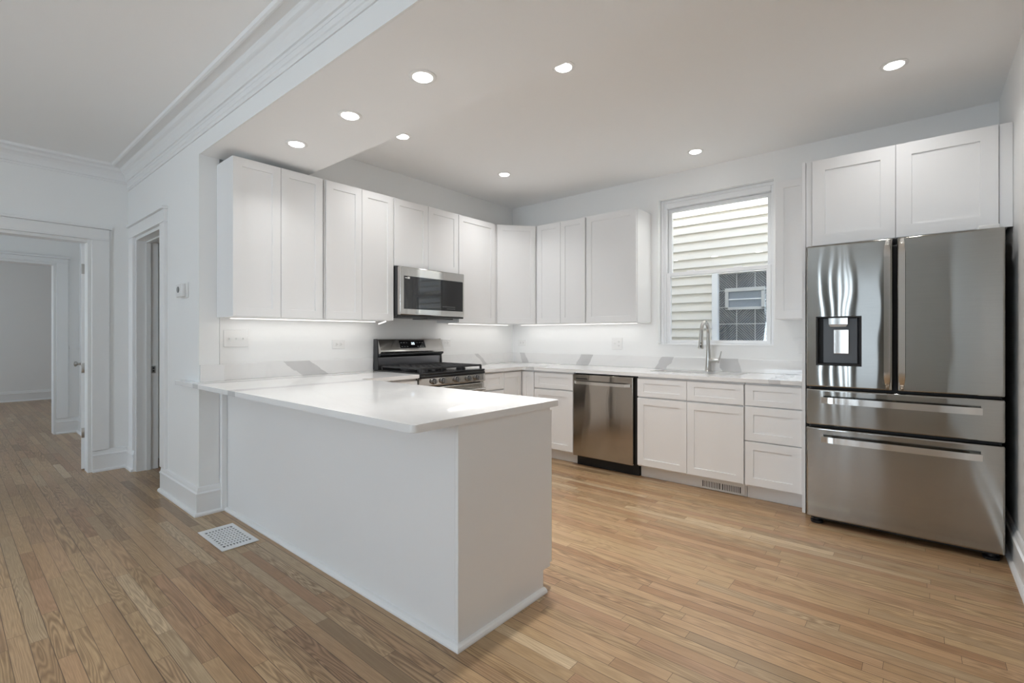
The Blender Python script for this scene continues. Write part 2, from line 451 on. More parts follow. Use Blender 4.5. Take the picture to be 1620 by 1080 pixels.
# ------------------------------------------------------------------ trim
BASE = [(0, 0), (.036, 0), (.036, .012), (.03, .02), (.019, .023), (.019, .138), (.023, .14), (.023, .150), (.015, .158), (.013, .172), (.008, .187), (0, .192)]
struct('baseboard_hall', MB().sweep([(d2b + .003, YF - .0005), (XS + .0005, YF - .0005), (XS + .0005, YF + .146)], BASE, -1), M_trim, 35)
struct('baseboard_far', MB().sweep([(XF + .0005, d1b + .012), (XF + .0005, YF - .0005), (d2a - .003, YF - .0005)], BASE, -1), M_trim, 35)
struct('baseboard_far_rear', MB().sweep([(XF + .0005, -3.99), (XF + .0005, d1a - .012)], BASE, -1), M_trim, 35)
struct('baseboard_right', MB().sweep([(XR - .0005, YB + .01), (XR - .0005, WY - .01)], BASE, 1), M_trim, 35)
struct('baseboard_back', MB().sweep([(XF + .03, YB + .0005), (XR - .03, YB + .0005)], BASE, 1), M_trim, 35)
struct('baseboard_inner', MB().sweep([(X2 + .0005, d3b + .005), (X2 + .0005, 1.149), (XF - .145, 1.149)], BASE, -1), M_trim, 35)
struct('baseboard_end', MB().sweep([(-12.85 + .0005, -1.98), (-12.85 + .0005, 2.98)], BASE, -1), M_trim, 35)
CROWN = [(0, 2.632), (.012, 2.632), (.016, 2.646), (.024, 2.650), (.027, 2.672), (.036, 2.697), (.05, 2.716), (.060, 2.722), (.066, 2.727), (.072, 2.741),
         (.078, 2.749), (.122, 2.7535), (.126, 2.744), (.136, 2.741), (.146, 2.746), (.15, CEIL), (0, CEIL)]
struct('trim_1', MB().sweep([(XF + .0005, YB + .01), (XF + .0005, YF - .0005), (XR - .0005, YF - .0005)], CROWN, -1), M_trim, 50)
LOWER = [(0, 2.572), (.007, 2.572), (.010, 2.58), (.010, 2.592), (.015, 2.597), (.015, 2.612), (.011, 2.616), (.011, 2.6315), (0, 2.6315)]
struct('trim_2', MB().sweep([(XF + .02, YF - .0004), (XR - .001, YF - .0004)], LOWER, -1), M_trim, 50)

def casing(name, f, a, b, h, n, wid=.122, t=.024, z0=.192, depth=.14, sides=(1, 1), head_t=.13, jamb=True):
    """door casing on the wall face n (room side = larger n) round an opening a..b, with jamb lining and stop"""
    mb = MB()
    r = .008
    if sides[0]: mb.fbox(f, a - wid - r, a - r, n, n + t, z0, h + r, .003)
    if sides[1]: mb.fbox(f, b + r, b + wid + r, n, n + t, z0, h + r, .003)
    mb.fbox(f, a - wid - r - .004, b + wid + r + .004, n, n + t + .004, h + r, h + r + .012, .002)
    mb.fbox(f, a - wid - r, b + wid + r, n, n + t + .001, h + r + .0125, h + head_t - .022, .002)
    mb.fbox(f, a - wid - r - .018, b + wid + r + .018, n, n + t + .02, h + head_t - .0215, h + head_t, .004)
    if jamb:
        mb.fbox(f, a - .001, a + .018, n - depth, n + .002, 0, h, .001).fbox(f, b - .018, b + .001, n - depth, n + .002, 0, h, .001)
        mb.fbox(f, a + .0185, b - .0185, n - depth, n + .002, h - .018, h + .001, .001)
    return mb
mb = casing('trim_3', FW, d2a, d2b, d2h, -YF, depth=.164)
mb.fbox(FW, d2a + .0185, d2a + .031, -YF - .105, -YF - .07, 0, d2h - .019, .001).fbox(FW, d2a + .031, d2b - .019, -YF - .105, -YF - .07, d2h - .031, d2h - .019, .001)
t3 = struct('trim_3', mb, M_trim, 40)
MB().box(d2a + .0182, d2a + .0202, YF + .112, YF + .142, .88, .945, .0006).build('strike_plate', M_nickel, t3, 'dull nickel strike plate')
MB().box(d2a + .0203, d2a + .0208, YF + .120, YF + .134, .892, .908).box(d2a + .0203, d2a + .0208, YF + .120, YF + .134, .917, .933).build('strike_hole', M_slot, t3)
struct('trim_4', casing('trim_4', FS, d1a, d1b, d1h, XF), M_trim, 40)
struct('trim_5', casing('trim_5', FS, d3a, d3b, d3h, X2, wid=.108, depth=.158, head_t=.085), M_trim, 40)
struct('trim_6', MB().box(X2, X2 + .016, d3b + .125, 1.149, 1.055, 1.095, .003), M_trim)

# open door leaf hinged on the far doorway (seen on its edge)
ang = math.radians(171.5)
door = bpy.data.objects.new('door_1', None); C.objects.link(door); door['kind'] = 'structure'
door.location = (XF - .150, d1b - .020, 0); door.rotation_euler = (0, 0, ang)
def local(mbx, name, m, parent, smooth=0, label=None):
    o = mbx.build(name, m, None, label, smooth); o.parent = parent; return o
FL = lambda u, n, z: (u, n, z)
FLb = lambda u, n, z: (u, -n, z)
lb = MB().box(0, .78, -.012, .012, .012, 2.05)
for (z0, z1) in ((.012, 1.02), (1.02, 2.05)):
    lb.shaker(FL, 0, .78, z0, z1, .012, .0075, .11, .007).shaker(FLb, 0, .78, z0, z1, .012, .0075, .11, .007)
leaf = local(lb, 'door_leaf', M_trim, door)
for hz in (.34, .93, 1.83):
    h = local(MB().box(-.0025, -.0005, -.0185, .018, hz - .045, hz + .045, .0005).cyl((-.004, -.022, hz - .05), (-.004, -.022, hz + .05), .0055, n=12), 'hinge', M_nickel, door, 40, 'nickel butt hinge')
kb = MB()
for sg in (-1, 1):
    kb.lathe((.715, sg * .0195, .937), (0, sg, 0), [(0, .026), (.006, .026), (.009, .011), (.03, .010), (.034, .020), (.045, .027), (.056, .024), (.062, .010), (.0625, 0)], 20)
local(kb, 'door_knob', M_nickel, door, 40, 'dark nickel door knob')

# ------------------------------------------------------------------ windows
def sash(f, u0, u1, z0, z1, n0, n1, w, name, parent, wb=None):
    wb = w if wb is None else wb
    o = MB().fbox(f, u0, u0 + w, n0, n1, z0, z1, .002).fbox(f, u1 - w, u1, n0, n1, z0, z1, .002)\
        .fbox(f, u0 + w, u1 - w, n0, n1, z0, z0 + wb, .002).fbox(f, u0 + w, u1 - w, n0, n1, z1 - w, z1, .002).build(name, M_vinyl, parent)
    nm = (n0 + n1) / 2
    MB().fbox(f, u0 + w - .004, u1 - w + .004, nm - .002, nm + .002, z0 + wb - .004, z1 - w + .004).build('window_pane', M_pane, o)
    return o
win = bpy.data.objects.new('window_1', None); C.objects.link(win); win['kind'] = 'structure'; win.location = ((wx0 + wx1) / 2, WY, wz0)
yw = -WY
MB().fbox(FW, wx0, wx0 + .052, yw - .165, yw - .075, wz0, wz1, .003).fbox(FW, wx1 - .034, wx1, yw - .165, yw - .075, wz0, wz1, .003)\
    .fbox(FW, wx0 + .052, wx1 - .034, yw - .165, yw - .075, wz1 - .075, wz1, .003).fbox(FW, wx0 + .052, wx1 - .034, yw - .165, yw - .075, wz0, wz0 + .012, .003)\
    .fbox(FW, wx0 + .002, wx0 + .03, yw - .075, yw - .06, wz0, wz1, .003).fbox(FW, wx0 + .03, wx1, yw - .075, yw - .06, wz1 - .03, wz1 - .002, .003)\
    .build('window_frame', M_vinyl, win)
sash(FW, wx0 + .055, wx1 - .037, 1.80, wz1 - .078, yw - .15, yw - .118, .034, 'upper_sash', win)
lo = sash(FW, wx0 + .053, wx1 - .036, wz0 + .013, 1.832, yw - .112, yw - .078, .036, 'lower_sash', win, .03)
MB().fbox(FW, -1.70, -1.63, yw - .105, yw - .083, 1.832, 1.842, .003).fbox(FW, -1.28, -1.21, yw - .105, yw - .083, 1.832, 1.842, .003).build('sash_lock', M_vinyl, lo)
MB().box(wx0 - .0, wx1, WY - .004, WY + .075, wz0 - .002, wz0 + .004, .001).build('window_sill', M_trim, win)
for i, (a, b) in enumerate(bw):
    zb = (.75, .09)[i]
    w_ = bpy.data.objects.new('window_%d' % (i + 2), None); C.objects.link(w_); w_['kind'] = 'structure'; w_.location = ((a + b) / 2, YB, zb)
    mb = MB().box(a - .1, a, YB, YB + .022, zb - .05, 2.42, .003).box(b, b + .1, YB, YB + .022, zb - .05, 2.42, .003).box(a - .12, b + .12, YB, YB + .03, 2.42, 2.54, .003).box(a - .12, b + .12, YB, YB + .06, zb - .08, zb - .05, .003)
    if not i:
        xm = (a + b) / 2; mb.box(xm - .03, xm + .03, YB - .11, YB - .05, zb, 2.42, .003)
    else:
        for s0, s1 in ((-1.56, -1.53), (-1.49, -1.345), (-1.305, -1.20), (-1.165, -1.125), (-1.095, -1.072), (-1.045, -.95), (-.60, -.42)):
            MB().box(s0, s1, YB - .045, YB - .042, zb + .01, 2.41).build('streak_slat', M_streak_slat, w_)  # unseen slats, added to shape the bright streaks mirrored in the refrigerator
    mb.box(a, b, YB - .11, YB - .05, 1.58, 1.63, .003)
    mb.build('window_frame', M_trim, w_)
    MB().box(a, b, YB - .085, YB - .08, zb, 2.42).build('window_pane', M_pane, w_)
for i, (a, b) in enumerate(hw):
    w_ = bpy.data.objects.new('window_%d' % (i + 4), None); C.objects.link(w_); w_['kind'] = 'structure'; w_.location = ((a + b) / 2, -2.0, .7)  # unseen windows, added to carry the fill lamps of the far rooms
    MB().box(a - .1, a, -2.0, -1.978, .65, 2.3, .003).box(b, b + .1, -2.0, -1.978, .65, 2.3, .003).box(a - .1, b + .1, -2.0, -1.975, 2.3, 2.41, .003).box(a, b, -2.1, -2.05, 1.48, 1.53, .003).build('window_frame', M_trim, w_)

# ------------------------------------------------------------------ outside: the neighbour's wall
nh = thing('neighboring_house', 'cream lap-sided house wall with a glass block window, outside the kitchen window', 'house', (-1.8, 6.0, 0))
prof = []; z = -.5; EXP = .1065; NY = 6.0
while z < 5.0:
    prof += [(NY - .032, z), (NY - .033, z + .006), (NY - .022, z + EXP * .5), (NY - .006, z + EXP - .004), (NY - .004, z + EXP - .001)]
    z += EXP
prof += [(NY + .12, z), (NY + .12, -.5)]
def siding_piece(mb, x0, x1, zmin, zmax):
    q = [p for p in prof[:-2] if zmin <= p[1] <= zmax]
    return mb.extrude(q + [(NY + .12, q[-1][1]), (NY + .12, q[0][1])], 'x', x0, x1)
mb = MB(); BX0, BX1, BZ0, BZ1 = -1.838, -1.12, 1.165, 1.9493
siding_piece(mb, -5.5, BX0 - .068, -.5, 5); siding_piece(mb, BX1 + .06, 3.5, -.5, 5)
siding_piece(mb, BX0 - .07, BX1 + .062, -.5, BZ0 - .05); siding_piece(mb, BX0 - .07, BX1 + .062, BZ1 + .001, 5)
mb.build('lap_siding', M_siding, nh)
MB().box(BX0 - .07, BX0, NY - .045, NY + .05, BZ0 - .03, BZ1 + .05, .004).box(BX1, BX1 + .06, NY - .045, NY + .05, BZ0 - .03, BZ1 + .05, .004)\
    .box(BX0 - .085, BX1 + .075, NY - .075, NY + .05, BZ0 - .055, BZ0 - .012, .004).build('window_trim', M_vinyl, nh)
mort = MB().box(BX0, BX1, NY - .003, NY + .06, BZ0 - .012, BZ1).build('block_mortar', mat('mortar', (.5, .5, .5), .8), nh)
mb = MB(); PB = .197
for i in range(5):
    for j in range(4):
        x0 = BX0 + .008 + i * PB; z0 = BZ0 + .004 + j * PB
        x1 = min(x0 + PB - .010, BX1 - .004)
        if x1 - x0 < .02: continue
        mb.box(x0, x1, NY - .008, NY + .02, z0, min(z0 + PB - .010, BZ1 - .004), .004, 2)
mb.build('glass_block', M_block, nh)
vent = MB().box(-1.762, -1.725, NY - .03, NY + .0, 1.53, 1.775, .004).box(-1.372, -1.335, NY - .03, NY, 1.53, 1.775, .004).box(-1.762, -1.335, NY - .034, NY, 1.735, 1.778, .004).box(-1.762, -1.335, NY - .03, NY, 1.525, 1.556, .004)\
    .build('vent_frame', mat('vent_frame', (.50, .50, .49), .45), nh)
MB().box(-1.726, -1.371, NY - .012, NY - .008, 1.556, 1.735).build('vent_glass', mat('vent_glass', (.22, .25, .29), .3), vent)
MB().box(-1.724, -1.373, NY - .026, NY - .013, 1.64, 1.652, .002).build('vent_bar', M_vinyl, vent)
struct('wall_sky_block', MB().box(-9, 5, -8.2, -8.0, -.6, 6.5), mat('sky_block_taupe', (.22, .20, .18), .85))  # unseen wall, added to hide the bright horizon from the refrigerator's reflection
struct('ground_yard', MB().box(-9, 5, -8.0, -4.35, -.6, -.5), mat('yard_ground', (.25, .25, .22), .9))
struct('ground_outside', MB().box(-8, 5, 4.72, 6.2, -.6, -.5), mat('concrete', (.4, .4, .38), .8))

# ------------------------------------------------------------------ wall cabinets
UZ0, UZ1 = 1.350, 2.414; UXF = -3.462; UYF = 4.178
WALLCAB = 'white shaker wall cabinets'
def wall_cab(label, f, u0, u1, n_wall, n_face, z0, z1, doors, door_u=None, group=WALLCAB):
    """n_face = front of the doors"""
    a = f((u0 + u1) / 2, n_wall, z0)
    t = thing('wall_cabinet', label, 'cabinet', a, group)
    MB().fbox(f, u0 + .0005, u1 - .0005, n_wall + .001, n_face - .0225, z0, z1, .001).build('body', M_cab, t)
    du = door_u or (u0 + .002, u1 - .002)
    w = (du[1] - du[0] - .003 * (doors - 1)) / doors
    for k in range(doors):
        q = du[0] + k * (w + .003)
        MB().shaker(f, q, q + w, z0 + .003, z1 - .002, n_face - .0195).build('door', M_cab, t)
    return t
c1 = wall_cab('white two-door shaker wall cabinet at the peninsula end, under the lowered ceiling', FS, 1.268, 1.888, WX, UXF, UZ0, UZ1, 2, (1.247, 1.874))
# its finished side panel reaching the door face
MB().fbox(FS, 1.248, 1.267, XS + .002, UXF - .0225, UZ0, UZ1, .001).build('side_panel', M_cab, c1)
wall_cab('white two-door shaker wall cabinet between the lowered-ceiling cabinet and the microwave', FS, 1.893, 2.523, WX, UXF, UZ0, UZ1, 2, (1.903, 2.519))
wall_cab('short white two-door cabinet directly above the microwave', FS, 2.525, 3.285, WX, UXF, 1.826, UZ1, 2)
wall_cab('white single-door wall cabinet between the microwave and the diagonal corner cabinet', FS, 3.288, 3.835, WX, UXF, UZ0, UZ1, 1, (3.291, 3.815))
# diagonal corner cabinet
t = thing('wall_cabinet', 'diagonal single-door white wall cabinet in the corner where the two kitchen walls meet', 'cabinet', (-3.6, 4.3, UZ0), WALLCAB)
A = Vector((UXF - .004, 3.845)); B = Vector((-3.19, UYF + .006)); dv = (B - A).normalized(); nv = Vector((dv.y, -dv.x))
MB().prism([(WX + .001, 3.837), (A.x - .02, 3.837), (A.x - nv.x * .022, A.y - nv.y * .022), (B.x - nv.x * .022, B.y - nv.y * .022), (-3.187, B.y + .02), (-3.187, WY - .001), (WX + .001, WY - .001)], UZ0, UZ1, .001).build('body', M_cab, t)
LD = (B - A).length
FD = lambda u, n, z: (A.x + dv.x * u + nv.x * n, A.y + dv.y * u + nv.y * n, z)
MB().shaker(FD, .006, LD - .008, UZ0 + .003, UZ1 - .002, -.0195).build('door', M_cab, t)
wall_cab('white two-door wall cabinet between the corner cabinet and the wide single-door cabinet', FW, -3.185, -2.566, -WY, -UYF, UZ0, UZ1, 2, (-3.172, -2.573))
wall_cab('wide single-door white wall cabinet ending just before the kitchen window', FW, -2.563, -2.017, -WY, -UYF, UZ0, UZ1, 1, (-2.556, -2.022))
wall_cab('narrow white wall cabinet squeezed between the kitchen window and the refrigerator', FW, -.862, -.632, -WY, -UYF, UZ0, UZ1, 1)
# above the refrigerator: deep cabinet with fillers, and a full-height end panel
AYF = 3.85
t = thing('wall_cabinet', 'deep white two-door cabinet above the stainless refrigerator', 'cabinet', (-.115, WY, 1.83), WALLCAB)
MB().fbox(FW, -.604, .376, -WY + .001, -AYF - .024, 1.832, 2.416, .001).build('body', M_cab, t)
MB().shaker(FW, -.568, -.1205, 1.834, 2.414, -AYF - .0195, rail=.075).build('door', M_cab, t)
MB().shaker(FW, -.1175, .336, 1.834, 2.414, -AYF - .0195, rail=.075).build('door', M_cab, t)
MB().fbox(FW, -.604, -.571, -AYF - .023, -AYF - .012, 1.832, 2.416, .001).build('filler_strip', M_cab, t)
MB().fbox(FW, .340, .3935, -AYF - .023, -AYF - .012, 1.832, 2.416, .001).build('filler_strip', M_cab, t)
tag(MB().fbox(FW, -.627, -.606, -WY + .001, -AYF, 0.001, 2.416, .0015).build('end_panel', M_cab), 'tall white end panel standing between the refrigerator and the drawer base cabinet', 'panel')

# ------------------------------------------------------------------ base cabinets
BASEC = 'white shaker base cabinets'
CT = .876       # underside of the worktop
BXF = -3.140; BYF = 3.872
def base_cab(label, f, u0, u1, n_wall, n_face, fronts, toe=True, depth_toe=.075, body=True, kick=True):
    a = f((u0 + u1) / 2, n_wall, 0)
    t = thing('base_cabinet', label, 'cabinet', a, BASEC)
    MB().fbox(f, u0 + .0005, u1 - .0005, n_wall + .001, n_face - .0225, .102, CT - .0015, .001).build('body', M_cab, t)
    if kick: MB().fbox(f, u0 + .0005, u1 - .0005, n_face - .0225 - depth_toe, n_face - .006 - depth_toe, .0005, .1015, .001).build('toe_kick', M_cab, t)
    for kind, a0, a1, z0, z1 in fronts:
        small = (z1 - z0) < .3
        MB().shaker(f, a0, a1, z0, z1, n_face - .0195, rail=min(.057, (a1 - a0) * .36), zrail=(min(.057, (z1 - z0) * .27))).build(kind, M_cab, t)
    return t
# stove wall
base_cab('white base cabinet with a drawer, between the range and the peninsula', FS, 2.0, 2.522, WX, BXF, [('drawer_front', 2.003, 2.519, .703, .858), ('door', 2.003, 2.519, .115, .690)])
base_cab('narrow white base cabinet between the range and the corner', FS, 3.29, 3.592, WX, BXF, [('drawer_front', 3.293, 3.59, .703, .858), ('door', 3.293, 3.59, .115, .690)])
# corner cabinet (two narrow bi-fold doors meeting in the inner corner)
t = thing('base_cabinet', 'white corner base cabinet with two narrow doors meeting in the inner corner', 'cabinet', (-3.5, 4.2, 0), BASEC)
MB().prism([(WX + .001, 3.5935), (BXF - .0225, 3.5935), (BXF - .0225, BYF + .0225), (-2.983, BYF + .0225), (-2.983, WY - .001), (WX + .001, WY - .001)], .102, CT - .0015).build('body', M_cab, t)
MB().shaker(FS, 3.5955, BYF - .004, .115, .858, BXF - .0195, rail=.052).build('door', M_cab, t)
MB().shaker(FW, BXF + .004, -2.985, .115, .858, -BYF - .0195, rail=.052).build('door', M_cab, t)
MB().box(BXF - .0975, BXF - .081, 3.5935, BYF + .098, .0005, .1015).box(BXF - .081, -2.983, BYF + .0815, BYF + .098, .0005, .1015).build('toe_kick', M_cab, t)
# window wall
base_cab('white base cabinet with one drawer and door, beside the dishwasher and the corner', FW, -2.980, -2.516, -WY, -BYF, [('drawer_front', -2.977, -2.519, .703, .858), ('door', -2.977, -2.519, .115, .690)])
sk = base_cab('white two-door sink base cabinet under the window, right of the dishwasher', FW, -1.864, -1.006, -WY, -BYF,
         [('drawer_front', -1.861, -1.4365, .703, .858), ('drawer_front', -1.4335, -1.009, .703, .858), ('door', -1.861, -1.4365, .115, .690), ('door', -1.4335, -1.009, .115, .690)])
base_cab('white three-drawer base cabinet next to the refrigerator', FW, -1.003, -.628, -WY, -BYF,
         [('drawer_front', -1.000, -.631, .706, .860), ('drawer_front', -1.000, -.631, .446, .698), ('drawer_front', -1.000, -.631, .117, .438)])
boolean_cut(sk.children[0], MB().box(-1.862, -1.105, 4.09, 4.45, .60, .90))
# peninsula
PX = -1.378; PY = 1.305; PN = 1.942
t = thing('peninsula_base', 'long plain white peninsula base standing on the oak floor under the white worktop', 'cabinet', (-2.5, 1.6, 0))
MB().box(XS + .012, PX - .0195, PY, PY + .018, .0005, CT - .0015, .001).build('back_panel', M_cab, t)
mb = MB()
ring = lambda x: [(x, PY + .0005, .001), (x, 1.862, .001), (x, 1.862, .102), (x, 1.917, .102), (x, 1.917, CT - .0015), (x, PY + .0005, CT - .0015)]
mb.loft([ring(PX - .019), ring(PX)]).build('end_panel', M_cab, t)
MB().box(PX - .004, PX + .004, PY - .004, PY + .004, .02, CT - .002, .0015).build('corner_trim', M_trim, t)
MB().box(XS - .03, XS + .04, YF + .1275, PY - .001, .0005, CT - .002, .003).build('corner_trim', M_trim, t)
SHOE = [(0, 0.0005), (.022, 0.0005), (.022, .008), (.018, .016), (.010, .021), (0, .023)]
MB().sweep([(XS + .04, PY - .0005), (PX + .0005, PY - .0005), (PX + .0005, 1.866)], SHOE, -1).build('shoe_moulding', M_trim, t, smooth=35)
MB().box(WX + .002, PX - .0195, PY + .0185, 1.8975, .102, CT - .0015).build('body', M_cab, t)
MB().box(-3.05, PX - .0195, 1.84, 1.86, .001, .1015).build('toe_kick', M_cab, t)
for k in range(3):
    w = (3.12 - 1.383) / 3; q = -3.12 + k * w
    MB().shaker(FN, q + .002, q + w - .002, .115, .858, PN - .0195).build('door', M_cab, t)

# ------------------------------------------------------------------ worktops and splashbacks
def arc(cx, cy, r, a0, a1, n=6):
    return [(cx + r * math.cos(math.radians(a0 + (a1 - a0) * i / n)), cy + r * math.sin(math.radians(a0 + (a1 - a0) * i / n))) for i in range(n + 1)]
CX = -1.366; CYN = 1.078; CYF = 1.985; r = .022
poly = [(-4.045, CYN)] + arc(CX - r, CYN + r, r, -90, 0) + arc(CX - r, CYF - r, r, 0, 90) + [(-3.118, CYF), (-3.118, 2.521), (WX + .0005, 2.521), (WX + .0005, YF + .1265), (XS + .0005, YF + .1265), (XS + .0005, YF - .0005), (-4.03, YF - .0005)]
tag(MB().prism(poly, CT, CT + .03, .003).build('worktop', M_top, smooth=0), 'white veined quartz worktop covering the peninsula and running back to the range', 'countertop')
wpoly = [(WX + .0005, 3.289), (-3.118, 3.289), (-3.118, 3.852), (-.628, 3.852), (-.628, WY - .0005), (WX + .0005, WY - .0005)]
wt = tag(MB().prism(wpoly, CT, CT + .03, .002).build('worktop', M_top), 'white quartz worktop along the window wall from the range to the refrigerator', 'countertop')
sx0, sx1, sy0, sy1 = -1.858, -1.110, 4.098, 4.44
cut = MB().prism(arc(sx0 + .02, sy0 + .02, .02, 180, 270, 4) + arc(sx1 - .02, sy0 + .02, .02, 270, 360, 4) + arc(sx1 - .02, sy1 - .02, .02, 0, 90, 4) + arc(sx0 + .02, sy1 - .02, .02, 90, 180, 4), CT - .05, CT + .08)
boolean_cut(wt, cut)
ZB0, ZB1 = CT + .0305, 1.022
BS = 'quartz splashback strips'
tag(MB().box(XS + .0005, XS + .02, YF + .002, 1.292, ZB0, ZB1, .0015).build('splashback', M_bsplash_stove), 'short white quartz splashback strip on the end of the hall wall stub', 'splashback', BS)
tag(MB().box(WX + .0005, WX + .02, 1.293, 2.520, ZB0, ZB1, .0015).build('splashback', M_bsplash_stove), 'white quartz splashback strip with one grey patch, between the switches and the range', 'splashback', BS)
tag(MB().box(WX + .0005, WX + .02, 3.30, WY - .0205, ZB0, ZB1, .0015).build('splashback', M_bsplash_stove), 'white quartz splashback strip from the range to the corner', 'splashback', BS)
tag(MB().box(WX + .0005, -.629, WY - .02, WY - .0005, ZB0, ZB1, .0015).build('splashback', M_bsplash_win), 'long white quartz splashback strip with grey slanted veins behind the sink', 'splashback', BS)

# ------------------------------------------------------------------ sink and faucet
t = thing('sink', 'undermount stainless sink basin set in the worktop under the window', 'sink', ((sx0 + sx1) / 2, (sy0 + sy1) / 2, .66))
def rr(x0, x1, y0, y1, r, z): return [(x, y, z) for x, y in arc(x0 + r, y0 + r, r, 180, 270, 4) + arc(x1 - r, y0 + r, r, 270, 360, 4) + arc(x1 - r, y1 - r, r, 0, 90, 4) + arc(x0 + r, y1 - r, r, 90, 180, 4)]
e = .0015
mb = MB(); mb.loft([rr(sx0 - .0015, sx1 + .0015, sy0 - .0015, sy1 + .0015, .02, CT - .001), rr(sx0 + e, sx1 - e, sy0 + e, sy1 - e, .022, .80), rr(sx0 + .006, sx1 - .006, sy0 + .006, sy1 - .006, .03, .69), rr(sx0 + .04, sx1 - .04, sy0 + .04, sy1 - .04, .03, .668),
         rr(sx0 + .05, sx1 - .05, sy0 + .05, sy1 - .05, .03, .660), rr(sx0 - .0015, sx1 + .0015, sy0 - .0015, sy1 + .0015, .02, .655), rr(sx0 - .003, sx1 + .003, sy0 - .003, sy1 + .003, .02, CT - .0015)], closed=True)
mb.bm.faces.new([v for v in mb.bm.verts][17 * 4 + 3 * 0 + 0: 17 * 4 + 0] or [mb.bm.verts.new((sx0 + .051, sy0 + .051, .6602)), mb.bm.verts.new((sx1 - .051, sy0 + .051, .6602)), mb.bm.verts.new((sx1 - .051, sy1 - .051, .6602)), mb.bm.verts.new((sx0 + .051, sy1 - .051, .6602))])
mb.build('basin', M_sinkm, t, smooth=40)
MB().box(sx0 + .04, sx1 - .04, sy0 + .04, sy1 - .04, .656, .6605).build('basin_floor', M_sinkm, t)
MB().lathe((-1.48, 4.27, .661), (0, 0, 1), [(0, .045), (.003, .045), (.004, .035), (.001, .03), (.0012, 0)]).build('drain', M_chrome, t, smooth=40)

FXB, FYB = -1.440, 4.405
f_ = thing('faucet', 'brushed nickel pull-down faucet with side lever behind the sink', 'faucet', (FXB, FYB, CT + .03))
MB().lathe((FXB, FYB, CT + .0305), (0, 0, 1), [(0, .030), (.004, .030), (.008, .027), (.05, .0245), (.12, .0205), (.19, .0175), (.2, .0165), (.2005, 0)], 28).build('column', M_nickel, f_, smooth=40)
path = [(FXB, FYB, 1.10)]
R_ = .095
dirv = Vector((.02, -1.0, 0)).normalized()
ztop = 1.242
for i in range(0, 15):
    a = PI * i / 14 * 1.02
    off = R_ * (1 - math.cos(a)); zz = ztop + R_ * 1.05 * math.sin(a)
    path.append((FXB + dirv.x * off, FYB + dirv.y * off, zz))
MB().tube(path, [.0165] + [.0155] * 14 + [.0150], 16).build('spout', M_nickel, f_, smooth=60)
ex = FXB + dirv.x * 2 * R_; ey = FYB + dirv.y * 2 * R_
MB().lathe((ex, ey, 1.250), (-.02, -.06, -1), [(0, .0155), (.02, .0165), (.05, .017), (.10, .0205), (.130, .0235), (.137, .023), (.140, .019), (.1405, 0)], 24).build('spray_head', M_nickel, f_, smooth=40)
nx, ny = Vector((.0 - ex, 0 - ey, 0)).normalized().xy
nb = Vector((nx, ny)); off = .0215
MB().tube([(ex - .003 + nx * .0185, ey - .007 + ny * .0185, 1.142), (ex - .003 + nx * .0195, ey - .007 + ny * .0195, 1.120)], .006, 10).tube([(ex - .002 + nx * .0155, ey - .006 + ny * .0155, 1.164), (ex - .002 + nx * .016, ey - .006 + ny * .016, 1.156)], .006, 10).build('spray_button', M_black, f_, smooth=60)
MB().lathe((FXB + .012, FYB - .002, 1.005), (1, -.05, .0), [(0, .0185), (.03, .0185), (.055, .017), (.075, .011), (.083, .009), (.0835, 0)], 20).build('lever_hub', M_nickel, f_, smooth=40)
MB().tube([(FXB + .085, FYB - .006, .985), (FXB + .092, FYB - .007, 1.01), (FXB + .104, FYB - .010, 1.045), (FXB + .114, FYB - .012, 1.088)], [.008, .0075, .006, .0045], 12).build('lever', M_nickel, f_, smooth=60)

# ------------------------------------------------------------------ range
RY0, RY1 = 2.527, 3.284; RXF = -3.118
t = thing('range', 'stainless gas range with black grates and five front knobs, under the microwave', 'stove', (-3.45, (RY0 + RY1) / 2, 0))
MB().box(-3.772, RXF - .045, RY0, RY1, .09, .896, .003).build('body', M_darksteel, t)
MB().box(-3.70, -3.20, RY0 + .03, RY1 - .03, .0005, .0895).build('base', M_black, t)
ct = MB().box(-3.772, RXF + .012, RY0 - .001, RY1 + .001, .8965, .917, .006, 3).build('cooktop', M_enamel, t, smooth=40)
MB().box(RXF - .0445, RXF + .016, RY0, RY1, .872, .896, .006, 3).build('front_band', M_enamel, t, smooth=40)
cp = MB().extrude([(RXF - .044, .80), (RXF + .004, .80), (RXF + .016, .812), (RXF + .016, .870), (RXF - .044, .871)], 'y', RY0, RY1).build('control_panel', M_steel, t)
for ky in (2.655, 2.757, 2.916, 3.062, 3.166):
    k = MB().lathe((RXF + .0165, ky, .842), (1, 0, 0), [(0, .027), (.004, .027), (.007, .023), (.024, .0215), (.030, .0195), (.0305, 0)], 24).build('knob', M_knob, t, smooth=40)
    MB().box(RXF + .0468, RXF + .053, ky - .004, ky + .004, .822, .862, .0015).build('knob_grip', M_knob, k)
od = MB().box(RXF - .044, RXF + .006, RY0 + .002, RY1 - .002, .262, .790, .005).build('oven_door', M_steel, t)
MB().box(RXF + .0062, RXF + .0075, RY0 + .10, RY1 - .10, .36, .64, .0005).build('door_glass', M_glassblk, od)
MB().tube([(RXF + .052, RY0 + .04, .735), (RXF + .056, (RY0 + RY1) / 2, .735), (RXF + .052, RY1 - .04, .735)], .0125, 14).cyl((RXF + .004, RY0 + .06, .735), (RXF + .052, RY0 + .06, .735), .009).cyl((RXF + .004, RY1 - .06, .735), (RXF + .052, RY1 - .06, .735), .009).build('door_handle', M_handle, od, smooth=40)
MB().box(RXF - .044, RXF + .002, RY0 + .002, RY1 - .002, .095, .255, .004).build('storage_drawer', M_steel, t)
